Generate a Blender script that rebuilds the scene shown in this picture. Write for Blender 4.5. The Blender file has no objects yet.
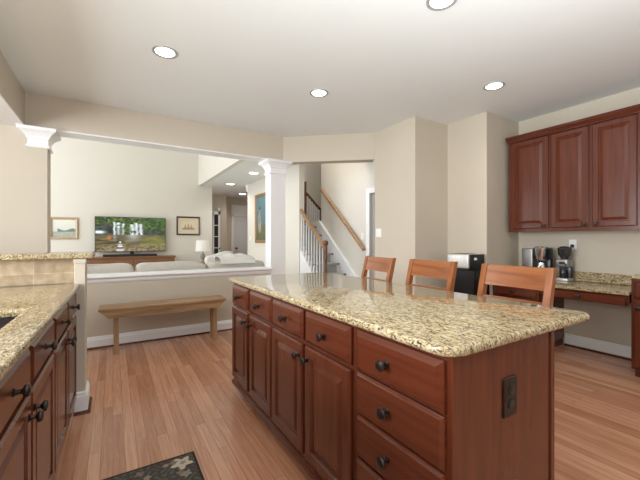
import bpy, bmesh, math, random
from mathutils import Vector, Matrix
random.seed(7)
S = bpy.context.scene
C = S.collection

# ------------------------------------------------------------------ camera
F_PX = 337.0
YAW = math.atan(207.0 / 337.0)          # to the right of +Y
cam_d = bpy.data.cameras.new('camera'); cam = bpy.data.objects.new('camera', cam_d); C.objects.link(cam)
cam.location = (0, 0, 1.22); cam.rotation_euler = (math.pi / 2, 0, -YAW)
cam_d.sensor_fit = 'HORIZONTAL'; cam_d.sensor_width = 36; cam_d.lens = 36 * F_PX / 640
cam_d.clip_start = 0.02
S.camera = cam
# ------------------------------------------------------------------ world and view
S.view_settings.view_transform = 'Standard'; S.view_settings.look = 'None'
S.view_settings.gamma = 1; S.view_settings.use_curve_mapping = False
S.view_settings.exposure = 0.0
W = bpy.data.worlds.new('world'); S.world = W; W.use_nodes = True
W.node_tree.nodes['Background'].inputs[0].default_value = (0.75, 0.86, 1.0, 1)
W.node_tree.nodes['Background'].inputs[1].default_value = 1.6

def area(name, loc, rot, sx, sy, power, col=(1, 1, 1), spread=180):
    l = bpy.data.lights.new(name, 'AREA'); l.shape = 'RECTANGLE'; l.size = sx; l.size_y = sy
    l.energy = power; l.color = col; l.spread = math.radians(spread)
    o = bpy.data.objects.new(name, l); C.objects.link(o); o.location = loc; o.rotation_euler = rot
    return o
R = math.radians
# daylight at the windows of the room, then two added fill lights
area('daylight_breakfast_windows', (1.9, -3.0, 1.6), (R(90), 0, 0), 4.4, 1.8, 4, (.93, 0.97, 1.0))
area('daylight_left_windows', (-3.1, 1.2, 1.6), (R(90), 0, R(-90)), 3.0, 1.6, 240, (.93, 0.975, 1.0))
area('daylight_family_windows', (-3.9, 7.2, 2.6), (R(90), 0, R(-90)), 4.0, 4.2, 220, (.95, 0.98, 1.0))
area('stairwell_fill', (3.0, 5.35, 5.2), (R(20), 0, 0), 1.4, 0.9, 80, (1.0, 0.97, 0.94))  # added fill high in the stairwell, no window stands here
area('ceiling_bounce_fill', (.7, -.3, 1.25), (R(180), 0, 0), 2.6, 2.2, 115, (.91, 0.965, 1.0))  # added upward fill that brightens the ceiling, not a lamp of the room

# ------------------------------------------------------------------ materials
MATS = {}
def mat(name, col, rough=0.5, metal=0.0, var=0.0, vscale=8.0, bump=0.0, bscale=60.0, coat=0.0, spec=0.5):
    m = bpy.data.materials.new(name); m.use_nodes = True
    nt = m.node_tree; b = nt.nodes['Principled BSDF']
    b.inputs['Base Color'].default_value = (*col, 1); b.inputs['Roughness'].default_value = rough
    b.inputs['Metallic'].default_value = metal; b.inputs['Coat Weight'].default_value = coat
    b.inputs['Specular IOR Level'].default_value = spec
    tc = nt.nodes.new('ShaderNodeTexCoord')
    n = nt.nodes.new('ShaderNodeTexNoise'); n.inputs['Scale'].default_value = vscale; n.inputs['Detail'].default_value = 3
    nt.links.new(tc.outputs['Object'], n.inputs['Vector'])
    r = nt.nodes.new('ShaderNodeValToRGB')
    v = max(var, 0.01)
    r.color_ramp.elements[0].position = 0.3; r.color_ramp.elements[1].position = 0.7
    r.color_ramp.elements[0].color = (*[c * (1 - v) for c in col], 1)
    r.color_ramp.elements[1].color = (*[min(1, c * (1 + v)) for c in col], 1)
    nt.links.new(n.outputs['Fac'], r.inputs[0]); nt.links.new(r.outputs[0], b.inputs['Base Color'])
    if bump:
        n2 = nt.nodes.new('ShaderNodeTexNoise'); n2.inputs['Scale'].default_value = bscale
        nt.links.new(tc.outputs['Object'], n2.inputs['Vector'])
        bp = nt.nodes.new('ShaderNodeBump'); bp.inputs['Strength'].default_value = bump; bp.inputs['Distance'].default_value = .004
        nt.links.new(n2.outputs['Fac'], bp.inputs['Height']); nt.links.new(bp.outputs[0], b.inputs['Normal'])
    MATS[name] = m
    return m

def wood(name, dark, light, rough=0.3, axis='Z', scale=1.0, coat=0.0):
    """straight-grained timber, grain along the given axis"""
    m = bpy.data.materials.new(name); m.use_nodes = True
    nt = m.node_tree; b = nt.nodes['Principled BSDF']; b.inputs['Roughness'].default_value = rough
    b.inputs['Coat Weight'].default_value = coat; b.inputs['Coat Roughness'].default_value = .15
    tc = nt.nodes.new('ShaderNodeTexCoord'); mp = nt.nodes.new('ShaderNodeMapping')
    s = {'X': (1.2, 22, 22), 'Y': (22, 1.2, 22), 'Z': (22, 22, 1.2)}[axis]
    mp.inputs['Scale'].default_value = [a * scale for a in s]
    n = nt.nodes.new('ShaderNodeTexNoise'); n.inputs['Scale'].default_value = 1.6; n.inputs['Detail'].default_value = 5
    n.inputs['Distortion'].default_value = 0.6
    r = nt.nodes.new('ShaderNodeValToRGB')
    r.color_ramp.elements[0].position = .32; r.color_ramp.elements[1].position = .68
    r.color_ramp.elements[0].color = (*dark, 1); r.color_ramp.elements[1].color = (*light, 1)
    nt.links.new(tc.outputs['Object'], mp.inputs[0]); nt.links.new(mp.outputs[0], n.inputs['Vector'])
    nt.links.new(n.outputs['Fac'], r.inputs[0]); nt.links.new(r.outputs[0], b.inputs['Base Color'])
    MATS[name] = m
    return m

def granite(name):
    m = bpy.data.materials.new(name); m.use_nodes = True
    nt = m.node_tree; b = nt.nodes['Principled BSDF']; b.inputs['Roughness'].default_value = .08
    tc = nt.nodes.new('ShaderNodeTexCoord')
    def noise(sc, det, off, dist=0.0, rough=.6):
        mp = nt.nodes.new('ShaderNodeMapping'); mp.inputs['Location'].default_value = (off, off * 2, off)
        n = nt.nodes.new('ShaderNodeTexNoise'); n.inputs['Scale'].default_value = sc; n.inputs['Detail'].default_value = det
        n.inputs['Distortion'].default_value = dist; n.inputs['Roughness'].default_value = rough
        mp.inputs['Rotation'].default_value = (0, 0, R(35)); mp.inputs['Scale'].default_value = (1.5, .62, 1.2)
        nt.links.new(tc.outputs['Object'], mp.inputs[0]); nt.links.new(mp.outputs[0], n.inputs['Vector']); return n
    base = noise(60, 6, 3, 1.4, .68); r = nt.nodes.new('ShaderNodeValToRGB')
    e = r.color_ramp.elements
    e[0].position = .375; e[0].color = (.11, .07, .04, 1); e[1].position = .60; e[1].color = (.66, .595, .455, 1)
    x = e.new(.445); x.color = (.34, .24, .115, 1); x = e.new(.51); x.color = (.53, .43, .26, 1)
    nt.links.new(base.outputs['Fac'], r.inputs[0])
    blk = noise(88, 4, 11, 1.2); r2 = nt.nodes.new('ShaderNodeValToRGB')
    r2.color_ramp.elements[0].position = .395; r2.color_ramp.elements[1].position = .445
    r2.color_ramp.elements[0].color = (1, 1, 1, 1); r2.color_ramp.elements[1].color = (0, 0, 0, 1)
    nt.links.new(blk.outputs['Fac'], r2.inputs[0])
    mx = nt.nodes.new('ShaderNodeMix'); mx.data_type = 'RGBA'
    nt.links.new(r2.outputs[0], mx.inputs[0]); nt.links.new(r.outputs[0], mx.inputs[6]); mx.inputs[7].default_value = (.055, .04, .028, 1)
    big = noise(5, 2, 5); r3 = nt.nodes.new('ShaderNodeValToRGB')
    r3.color_ramp.elements[0].position = .35; r3.color_ramp.elements[1].position = .7
    r3.color_ramp.elements[0].color = (.88, .86, .80, 1); r3.color_ramp.elements[1].color = (1.0, .98, .93, 1)
    nt.links.new(big.outputs['Fac'], r3.inputs[0])
    ml = nt.nodes.new('ShaderNodeMix'); ml.data_type = 'RGBA'; ml.blend_type = 'MULTIPLY'; ml.inputs[0].default_value = 1
    nt.links.new(mx.outputs[2], ml.inputs[6]); nt.links.new(r3.outputs[0], ml.inputs[7])
    nt.links.new(ml.outputs[2], b.inputs['Base Color'])
    MATS[name] = m
    return m

def floor_mat(name):
    m = bpy.data.materials.new(name); m.use_nodes = True
    nt = m.node_tree; b = nt.nodes['Principled BSDF']; b.inputs['Roughness'].default_value = .2
    tc = nt.nodes.new('ShaderNodeTexCoord'); mp = nt.nodes.new('ShaderNodeMapping')
    mp.inputs['Rotation'].default_value = (0, 0, R(90))
    br = nt.nodes.new('ShaderNodeTexBrick')
    br.inputs['Scale'].default_value = 1; br.inputs['Brick Width'].default_value = 1.45; br.inputs['Row Height'].default_value = .0585
    br.inputs['Mortar Size'].default_value = .0012; br.inputs['Mortar Smooth'].default_value = .2
    br.offset = .37; br.offset_frequency = 3; br.squash = .8; br.squash_frequency = 2
    br.inputs['Color1'].default_value = (.46, .215, .122, 1); br.inputs['Color2'].default_value = (.64, .35, .22, 1)
    br.inputs['Mortar'].default_value = (.27, .135, .08, 1)
    nt.links.new(tc.outputs['Object'], mp.inputs[0]); nt.links.new(mp.outputs[0], br.inputs['Vector'])
    mg = nt.nodes.new('ShaderNodeMapping'); mg.inputs['Scale'].default_value = (40, 2.2, 1)
    n = nt.nodes.new('ShaderNodeTexNoise'); n.inputs['Scale'].default_value = 1.4; n.inputs['Detail'].default_value = 5
    n.inputs['Distortion'].default_value = 1.2
    nt.links.new(tc.outputs['Object'], mg.inputs[0]); nt.links.new(mg.outputs[0], n.inputs['Vector'])
    r = nt.nodes.new('ShaderNodeValToRGB'); r.color_ramp.elements[0].position = .3; r.color_ramp.elements[1].position = .65
    r.color_ramp.elements[0].color = (.80, .74, .70, 1); r.color_ramp.elements[1].color = (1.04, 1.02, 1, 1)
    nt.links.new(n.outputs['Fac'], r.inputs[0])
    ml = nt.nodes.new('ShaderNodeMix'); ml.data_type = 'RGBA'; ml.blend_type = 'MULTIPLY'; ml.inputs[0].default_value = 1
    nt.links.new(br.outputs['Color'], ml.inputs[6]); nt.links.new(r.outputs[0], ml.inputs[7])
    nt.links.new(ml.outputs[2], b.inputs['Base Color'])
    bp = nt.nodes.new('ShaderNodeBump'); bp.inputs['Strength'].default_value = .25; bp.inputs['Distance'].default_value = .002; bp.invert = True
    nt.links.new(br.outputs['Fac'], bp.inputs['Height']); nt.links.new(bp.outputs[0], b.inputs['Normal'])
    return m

def tile_mat(name):
    m = bpy.data.materials.new(name); m.use_nodes = True
    nt = m.node_tree; b = nt.nodes['Principled BSDF']; b.inputs['Roughness'].default_value = .4
    tc = nt.nodes.new('ShaderNodeTexCoord'); mp = nt.nodes.new('ShaderNodeMapping')
    mp.inputs['Rotation'].default_value = (R(-90), 0, 0)
    mp.inputs['Location'].default_value = (.16, .075, 0)
    br = nt.nodes.new('ShaderNodeTexBrick'); br.offset = 0
    br.inputs['Scale'].default_value = 1; br.inputs['Brick Width'].default_value = .30; br.inputs['Row Height'].default_value = .15
    br.inputs['Mortar Size'].default_value = .0025
    br.inputs['Color1'].default_value = (.40, .315, .215, 1); br.inputs['Color2'].default_value = (.47, .375, .265, 1)
    br.inputs['Mortar'].default_value = (.52, .45, .35, 1)
    nt.links.new(tc.outputs['Object'], mp.inputs[0]); nt.links.new(mp.outputs[0], br.inputs['Vector'])
    n = nt.nodes.new('ShaderNodeTexNoise'); n.inputs['Scale'].default_value = 22; n.inputs['Detail'].default_value = 6
    nt.links.new(tc.outputs['Object'], n.inputs['Vector'])
    r = nt.nodes.new('ShaderNodeValToRGB'); r.color_ramp.elements[0].position = .35; r.color_ramp.elements[1].position = .65
    r.color_ramp.elements[0].color = (.80, .74, .66, 1); r.color_ramp.elements[1].color = (1.05, 1.02, 1, 1)
    nt.links.new(n.outputs['Fac'], r.inputs[0])
    ml = nt.nodes.new('ShaderNodeMix'); ml.data_type = 'RGBA'; ml.blend_type = 'MULTIPLY'; ml.inputs[0].default_value = 1
    nt.links.new(br.outputs['Color'], ml.inputs[6]); nt.links.new(r.outputs[0], ml.inputs[7])
    nt.links.new(ml.outputs[2], b.inputs['Base Color'])
    return m

def painted(name, emit=0.0, rough=.5):
    m = bpy.data.materials.new(name); m.use_nodes = True
    nt = m.node_tree; b = nt.nodes['Principled BSDF']; b.inputs['Roughness'].default_value = rough
    a = nt.nodes.new('ShaderNodeVertexColor'); a.layer_name = 'Col'
    nt.links.new(a.outputs[0], b.inputs['Base Color'])
    if emit:
        nt.links.new(a.outputs[0], b.inputs['Emission Color']); b.inputs['Emission Strength'].default_value = emit
    return m

def glow(name, col, strength):
    m = bpy.data.materials.new(name); m.use_nodes = True
    b = m.node_tree.nodes['Principled BSDF']; b.inputs['Emission Color'].default_value = (*col, 1)
    b.inputs['Emission Strength'].default_value = strength
    return m

WALL = mat('wall_paint', (.57, .505, .41), .75, var=.012, vscale=2, bump=.04, bscale=220)
WALLF = mat('family_wall_paint', (.70, .66, .585), .8, var=.01, vscale=2, bump=.04, bscale=220)
CEIL = mat('ceiling_paint', (.79, .815, .80), .85, var=.008, vscale=1.2)
WHITE = mat('white_trim_paint', (.86, .86, .86), .35, var=.01)
GREYDOOR = mat('painted_door', (.66, .67, .70), .4, var=.01)
CHERRY = wood('cherry_cabinet', (.092, .021, .0090), (.130, .032, .0135), .24, 'Z', coat=.1)
CHERRYH = wood('cherry_cabinet_horizontal', (.092, .021, .0090), (.130, .032, .0135), .24, 'Y', coat=.1)
CHERRYI = wood('cherry_inner', (.10, .024, .012), (.15, .04, .02), .35, 'Z')
STOOLW = wood('stool_wood', (.19, .052, .014), (.36, .125, .038), .28, 'Y', .6, coat=.3)
STOOLV = wood('stool_wood_upright', (.20, .056, .015), (.34, .115, .035), .28, 'Z', .6, coat=.3)
OAK = wood('honey_oak', (.22, .12, .055), (.47, .30, .155), .4, 'X', .8)
OAKV = wood('honey_oak_upright', (.27, .15, .07), (.48, .30, .16), .4, 'Z', .8)
RAILW = wood('handrail_oak', (.30, .15, .065), (.44, .25, .12), .35, 'Y', .8)
NEWELW = wood('newel_brown', (.13, .05, .022), (.22, .09, .04), .35, 'Z')
WALNUT = wood('console_brown', (.15, .065, .03), (.28, .13, .06), .4, 'X')
TREADW = wood('tread_brown', (.07, .035, .022), (.13, .07, .04), .35, 'X')
GRAN = granite('granite')
FLOOR = floor_mat('floor_boards')
TILE = tile_mat('travertine')
KNOB = mat('aged_bronze', (.045, .034, .028), .28, metal=.7, var=.2, vscale=60)
BLACK = mat('black_plastic', (.012, .012, .013), .3, var=.05)
BLACKM = mat('black_enamel', (.010, .010, .011), .22, var=.05)
STEEL = mat('brushed_steel', (.70, .69, .66), .42, metal=.75, var=.05, vscale=30)
CHROME = mat('satin_chrome', (.70, .70, .68), .18, metal=1.0, var=.02)
PLATE = mat('white_plastic', (.85, .84, .80), .4, var=.01)
BRONZEP = mat('dark_bronze_plastic', (.008, .006, .005), .35, var=.1)
SOFA = mat('sofa_linen', (.52, .48, .42), .9, var=.04, vscale=30, bump=.15, bscale=300)
THROW = mat('white_fleece', (.66, .64, .585), .95, var=.03, vscale=40, bump=.3, bscale=120)
RUNNER = mat('stair_carpet', (.40, .395, .38), .95, var=.12, vscale=60, bump=.3, bscale=300)
GLASSD = mat('smoked_glass', (.03, .03, .03), .05, var=.05)
SHADE = mat('lamp_linen', (.85, .82, .76), .9, var=.02)
CERAM = mat('lamp_ceramic', (.30, .27, .22), .25, var=.1)
GILT = mat('gilt_frame', (.36, .20, .075), .4, metal=.3, var=.25, vscale=40, bump=.4, bscale=80)
DARKFR = mat('dark_frame', (.07, .035, .02), .35, var=.15)
LIMEW = mat('limed_frame', (.46, .33, .22), .5, var=.25, vscale=50)
MATB = mat('cream_mat_board', (.70, .60, .42), .8, var=.02)
RING = mat('brushed_nickel_ring', (.42, .42, .42), .4, metal=.3)
DSTEEL = mat('dark_brushed_steel', (.30, .29, .28), .35, metal=.8, var=.1)
LENS = glow('lamp_lens', (1.0, .96, .90), 9.0)
BULB = glow('lamp_glow', (1.0, .9, .75), .9)
PAINT = painted('painted_picture'); SCREEN = painted('lit_screen', .75, .25); RUGM = painted('rug_pile', 0, .95)

# ------------------------------------------------------------------ mesh builder
def wl(o):
    v = Vector((0, 0, 0))
    while o: v += o.location; o = o.parent
    return v

class MB:
    def __init__(s): s.bm = bmesh.new()
    def box(s, x0, x1, y0, y1, z0, z1, bev=0.0, seg=1, M=None):
        r = bmesh.ops.create_cube(s.bm, size=1); vs = r['verts']
        for v in vs:
            v.co = Vector(((x0 + x1) / 2 + v.co.x * (x1 - x0), (y0 + y1) / 2 + v.co.y * (y1 - y0), (z0 + z1) / 2 + v.co.z * (z1 - z0)))
        if bev:
            es = list({e for v in vs for e in v.link_edges})
            rr = bmesh.ops.bevel(s.bm, geom=es, offset=bev, segments=seg, affect='EDGES', profile=.5)
            vs = list({v for f in rr['faces'] for v in f.verts} | {v for v in vs if v.is_valid})
        if M:
            for v in vs: v.co = M @ v.co
        return s
    def prism(s, pts, a, b, axis='Y'):
        """closed outline pts swept from a to b along an axis (outline in the other two axes)"""
        def P(p, t):
            if axis == 'Y': return (p[0], t, p[1])
            if axis == 'X': return (t, p[0], p[1])
            return (p[0], p[1], t)
        A = [s.bm.verts.new(P(p, a)) for p in pts]; B = [s.bm.verts.new(P(p, b)) for p in pts]
        n = len(pts)
        s.bm.faces.new(A); s.bm.faces.new(B[::-1])
        for i in range(n): s.bm.faces.new((A[i], B[i], B[(i + 1) % n], A[(i + 1) % n]))
        return s
    def rings(s, O, U, V, Wd, w, h, prof):
        """stepped rectangular front: prof = [(inset, depth)...]; O corner, U/V edge directions, Wd outward"""
        O, U, V, Wd = map(Vector, (O, U, V, Wd)); prev = None; first = None
        for ins, d in prof:
            r = [s.bm.verts.new(O + U * a + V * b + Wd * d) for a, b in ((ins, ins), (w - ins, ins), (w - ins, h - ins), (ins, h - ins))]
            if prev:
                for i in range(4): s.bm.faces.new((prev[i], prev[(i + 1) % 4], r[(i + 1) % 4], r[i]))
            else: first = r
            prev = r
        s.bm.faces.new(prev); s.bm.faces.new(first[::-1])
        return s
    def lathe(s, c, prof, axis=(0, 0, 1), n=20):
        """prof = [(radius, height)...] about an axis through c"""
        ax = Vector(axis).normalized(); q = Vector((0, 0, 1)).rotation_difference(ax); c = Vector(c); prev = None; first = None
        for r, h in prof:
            ring = [s.bm.verts.new(c + q @ Vector((r * math.cos(2 * math.pi * i / n), r * math.sin(2 * math.pi * i / n), h))) for i in range(n)]
            if prev:
                for i in range(n): s.bm.faces.new((prev[i], prev[(i + 1) % n], ring[(i + 1) % n], ring[i]))
            else: first = ring
            prev = ring
        s.bm.faces.new(prev); s.bm.faces.new(first[::-1])
        return s
    def tube(s, pts, r, n=8):
        pts = [Vector(p) for p in pts]; prev = None; first = None
        for i, p in enumerate(pts):
            d = (pts[min(i + 1, len(pts) - 1)] - pts[max(i - 1, 0)]).normalized()
            q = Vector((0, 0, 1)).rotation_difference(d)
            ring = [s.bm.verts.new(p + q @ Vector((r * math.cos(2 * math.pi * k / n), r * math.sin(2 * math.pi * k / n), 0))) for k in range(n)]
            if prev:
                for k in range(n): s.bm.faces.new((prev[k], prev[(k + 1) % n], ring[(k + 1) % n], ring[k]))
            else: first = ring
            prev = ring
        s.bm.faces.new(prev); s.bm.faces.new(first[::-1])
        return s
    def bar(s, a, b, w, h, up=(0, 0, 1), bev=0.0):
        """square bar from a to b, w across, h along up"""
        a, b = Vector(a), Vector(b); d = (b - a); L = d.length; d.normalize()
        side = d.cross(Vector(up)).normalized(); u = side.cross(d).normalized()
        M = Matrix((side, d, u)).transposed().to_4x4(); M.translation = (a + b) / 2
        return s.box(-w / 2, w / 2, -L / 2, L / 2, -h / 2, h / 2, bev, 2, M)
    def build(s, name, m, parent=None, smooth=False, origin=None):
        bm = s.bm; bmesh.ops.recalc_face_normals(bm, faces=bm.faces)
        xs = [v.co for v in bm.verts]
        lo = Vector((min(v.x for v in xs), min(v.y for v in xs), min(v.z for v in xs)))
        hi = Vector((max(v.x for v in xs), max(v.y for v in xs), max(v.z for v in xs)))
        o = Vector(origin) if origin is not None else Vector(((lo.x + hi.x) / 2, (lo.y + hi.y) / 2, lo.z))
        for v in bm.verts: v.co -= o
        me = bpy.data.meshes.new(name); bm.to_mesh(me); bm.free()
        me.materials.append(m)
        if smooth:
            for p in me.polygons: p.use_smooth = True
            try: me.set_sharp_from_angle(angle=R(35))
            except Exception: pass
        ob = bpy.data.objects.new(name, me); C.objects.link(ob)
        ob.location = o - (wl(parent) if parent else Vector((0, 0, 0)))
        ob.parent = parent
        return ob

def tag(o, label, cat, group=None):
    o['label'] = label; o['category'] = cat
    if group: o['group'] = group
    return o
def thing(name, label, cat, loc, group=None):
    o = bpy.data.objects.new(name, None); C.objects.link(o); o.location = loc; o.empty_display_size = .1
    return tag(o, label, cat, group)
def struct(o): o['kind'] = 'structure'; return o
def kids(o): return [c for c in bpy.data.objects if c.parent == o]
def copy_tree(o, parent=None):
    c = o.copy(); C.objects.link(c); c.parent = parent
    for ch in kids(o): copy_tree(ch, c)
    return c
def sbox(name, m, *a, **k): return struct(MB().box(*a, **k).build(name, m))

def grid_picture(name, O, U, V, w, h, nu, nv, fn, m, parent, wd=None, t=.002):
    """thin solid panel whose face carries a picture as vertex colours"""
    O, U, V = map(Vector, (O, U, V)); N = U.cross(V).normalized()
    bm = bmesh.new(); g = [[bm.verts.new(O + U * (w * i / nu) + V * (h * j / nv)) for i in range(nu + 1)] for j in range(nv + 1)]
    for j in range(nv):
        for i in range(nu): bm.faces.new((g[j][i], g[j][i + 1], g[j + 1][i + 1], g[j + 1][i]))
    bk = [bm.verts.new(O + U * a + V * b - N * t) for a, b in ((0, 0), (w, 0), (w, h), (0, h))]
    bm.faces.new(bk[::-1])
    bot = [g[0][i] for i in range(nu + 1)]; top = [g[nv][i] for i in range(nu + 1)]; lf = [g[j][0] for j in range(nv + 1)]; rt = [g[j][nu] for j in range(nv + 1)]
    bm.faces.new([bk[0], bk[1]] + bot[::-1]); bm.faces.new([bk[3], bk[2]][::-1] + top)
    bm.faces.new([bk[0]] + lf + [bk[3]]); bm.faces.new([bk[1]] + rt + [bk[2]])
    org = O + U * w / 2
    cols = {}
    idx = 0
    bm.verts.index_update()
    vc = [(0, 0, 0)] * len(bm.verts)
    for j in range(nv + 1):
        for i in range(nu + 1): vc[g[j][i].index] = fn(i / nu, j / nv)
    for b in bk: vc[b.index] = fn(.5, .02)
    for v in bm.verts: v.co -= org
    me = bpy.data.meshes.new(name); bm.to_mesh(me); bm.free()
    at = me.color_attributes.new('Col', 'FLOAT_COLOR', 'POINT')
    for i, c in enumerate(vc): at.data[i].color = (*c, 1)
    me.materials.append(m)
    ob = bpy.data.objects.new(name, me); C.objects.link(ob)
    ob.location = org - (wl(parent) if parent else Vector((0, 0, 0))); ob.parent = parent
    return ob

# ================================================================== ROOM SHELL
H = 2.75; HB = 2.40                      # kitchen ceiling, underside of the beams
YB0, YB1 = 4.55, 4.77                    # beam and half wall front / back
XL = -.775; XR = 4.49
o = MB(); o.box(-4.2, 5.3, -3.3, 13.0, -.12, 0); struct(o.build('floor', FLOOR, origin=(0, 0, 0)))
struct(MB().box(-4.0, 3.09, YB1, 9.6, .0, .012).build('floor_family_reflector', mat('family_reflector', (.62, .58, .51), .95, var=.05, vscale=60)))  # unseen pale floor layer, added to bounce light up to the hall ceiling
cb = MB()
cb.prism([(-3.3, -3.2), (5.2, -3.2), (5.2, 3.69), (3.18, 3.69), (2.15, 4.60), (2.15, 4.77), (-3.3, 4.77)], H, H + .15, 'Z')
struct(cb.build('ceiling', CEIL))
sbox('ceiling_family_room', CEIL, -4.2, 5.2, 4.6, 13.0, 5.5, 5.62)
sbox('ceiling_hall', CEIL, 2.091, 3.20, 4.775, 12.0, 2.70, 2.76)
# right wall and closet masses
sbox('wall_right', WALL, XR, 4.66, -3.2, 2.38, 0, H)
sbox('wall_nook', WALL, 3.79, 5.2, 2.38, 2.93, 0, H)
sbox('wall_closet', WALL, 3.18, 5.2, 2.93, 3.69, 0, H)
# beam over the half wall, beam at the left, wide pier
sbox('wall_beam', WALL, XL, 2.15, YB0, YB1, HB, H)
sbox('wall_beam_left', WALL, -1.25, XL, -3.1, YB0 + .005, HB, H)
struct(MB().box(XL - .47, XL + .002, -3.1, YB0, HB - .014, HB).build('trim_1', WHITE))
struct(MB().box(XL, 2.0, YB0 - .006, YB1 + .006, HB - .014, HB).build('trim_2', WHITE))
sbox('wall_pier', WALL, -3.2, -.592, YB0, YB1, 0, HB - .015)
sbox('wall_pier_upper', WALL, -3.2, XL, YB0 + .01, YB1, HB - .014, 5.5)
sbox('wall_upper_storey', WALLF, XL, 5.2, YB0 + .06, YB1, H, 5.5)
# diagonal beam over the stair opening
a = Vector((2.10, 4.595, 0)); b = Vector((3.18, 3.69, 0)); n = Vector((b.y - a.y, -(b.x - a.x), 0)).normalized() * -.14
struct(MB().prism([(a.x, a.y), (b.x, b.y), (b.x + n.x, b.y + n.y + .05), (a.x + n.x, a.y + n.y)], 2.37, H, 'Z').build('wall_beam_diagonal', WALL))
sbox('wall_stair_upper', WALLF, 3.3, 5.2, 3.55, 3.69, H, 5.5)
# left and back walls with window openings (behind the camera)
def wall_open(name, m, axis, c0, c1, a0, a1, z1, opens):
    """wall with rectangular openings (lo, hi, sill, head)"""
    w = MB(); cur = a0
    def bx(p, q, z0, zz):
        if axis == 'X': w.box(c0, c1, p, q, z0, zz)
        else: w.box(p, q, c0, c1, z0, zz)
    for lo, hi, s, h in opens:
        bx(cur, lo, 0, z1); bx(lo, hi, h, z1)
        if s > 0: bx(lo, hi, 0, s)
        cur = hi
    bx(cur, a1, 0, z1)
    return struct(w.build(name, m))
wall_open('wall_back', WALL, 'Y', -3.25, -3.1, -3.2, 4.6, H, [(-.2, 1.7, .75, 2.3), (2.1, 4.0, .75, 2.3)])
wall_open('wall_left', WALL, 'X', -3.3, -3.15, -3.1, YB0, H, [(-.2, 2.6, .9, 2.3)])
wall_open('wall_family_left', WALLF, 'X', -4.15, -4.0, YB1, 9.6, 5.5, [(5.3, 9.1, .6, 4.8)])
struct(MB().box(-4.1, -3.2, 4.55, 4.77, 0, 5.5).build('wall_family_front', WALLF))
def window(i, axis, c, lo, hi, s, h, nv, nh):
    f = MB()
    def bx(p, q, z0, z1, t=.04):
        if axis == 'Y': f.box(p, q, c - t, c + t, z0, z1)
        else: f.box(c - t, c + t, p, q, z0, z1)
    bx(lo, hi, s, s + .06); bx(lo, hi, h - .06, h); bx(lo, lo + .06, s, h); bx(hi - .06, hi, s, h)
    for k in range(1, nv): x = lo + (hi - lo) * k / nv; bx(x - .015, x + .015, s, h, .02)
    for k in range(1, nh): z = s + (h - s) * k / nh; bx(lo, hi, z - .015, z + .015, .02)
    struct(f.build('window_%d' % i, WHITE))
window(1, 'Y', -3.18, -.2, 1.7, .75, 2.3, 3, 2)
window(2, 'Y', -3.18, 2.1, 4.0, .75, 2.3, 3, 2)
window(3, 'X', -3.22, -.2, 2.6, .9, 2.3, 4, 2)
window(4, 'X', -4.07, 5.3, 9.1, .6, 4.8, 5, 4)
# family room far wall, gallery face, hall
sbox('wall_television', WALLF, -4.15, 2.36, 9.6, 9.75, 0, 5.5)
sbox('wall_television_upper', WALLF, 2.36, 3.2, 9.6, 9.75, 2.76, 5.5)
sbox('wall_gallery', WALLF, 1.99, 2.09, YB1, 9.6, 2.70, 5.5)
sbox('wall_hall_right', WALLF, 3.09, 3.20, 5.8, 8.76, 0, 5.5)
sbox('wall_hall_back', WALL, 3.16, 4.6, 11.6, 11.75, 0, 2.72)
sbox('wall_hall_side', WALL, 1.9, 3.16, 11.0, 11.75, 0, 2.72)
sbox('wall_hall_far_right', WALL, 4.5, 4.6, 8.8, 11.6, 0, 2.72)
sbox('wall_hall_return', WALL, 3.20, 4.6, 8.66, 8.76, 0, 2.72)
sbox('ceiling_hall_back', CEIL, 3.2, 4.6, 8.76, 12.0, 2.70, 2.76)
# corbel at the end of the hall wall
struct(MB().prism([(8.66, 2.70), (8.86, 2.70), (8.80, 2.60), (8.765, 2.52), (8.66, 2.50)], 3.06, 3.2, 'X').build('trim_3', WHITE))
# stair hall
wall_open('wall_stair', WALLF, 'X', 3.90, 4.0, 3.69, 6.30, 5.5, [(3.86, 4.64, 0, 2.05)])
sbox('wall_stair_back', WALLF, 3.2, 5.3, 7.9, 8.0, 0, 5.5)
sbox('wall_landing_right', WALLF, 5.2, 5.3, 6.3, 7.9, 0, 5.5)
sbox('wall_landing_front', WALLF, 4.0, 5.3, 6.2, 6.3, 0, 5.5)
sbox('wall_powder_room', GREYDOOR, 5.0, 5.1, 3.69, 6.0, 0, 2.7)
# door casing in the stair wall
dc = MB(); dc.box(3.875, 3.90, 4.64, 4.735, 0, 2.14, .004); dc.box(3.875, 3.90, 3.765, 3.86, 0, 2.14, .004); dc.box(3.875, 3.90, 3.86, 4.64, 2.05, 2.14, .004)
dd = struct(dc.build('trim_4', WHITE))
dl = struct(MB().rings((4.62, 4.62, 0.005), (0, 0, 1), (-1, 0, 0), (0, -1, 0), 2.03, .66, [(0, -.04), (0, 0), (.11, 0), (.13, -.012), (.2, -.004)]).build('door_2', GREYDOOR))
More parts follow.
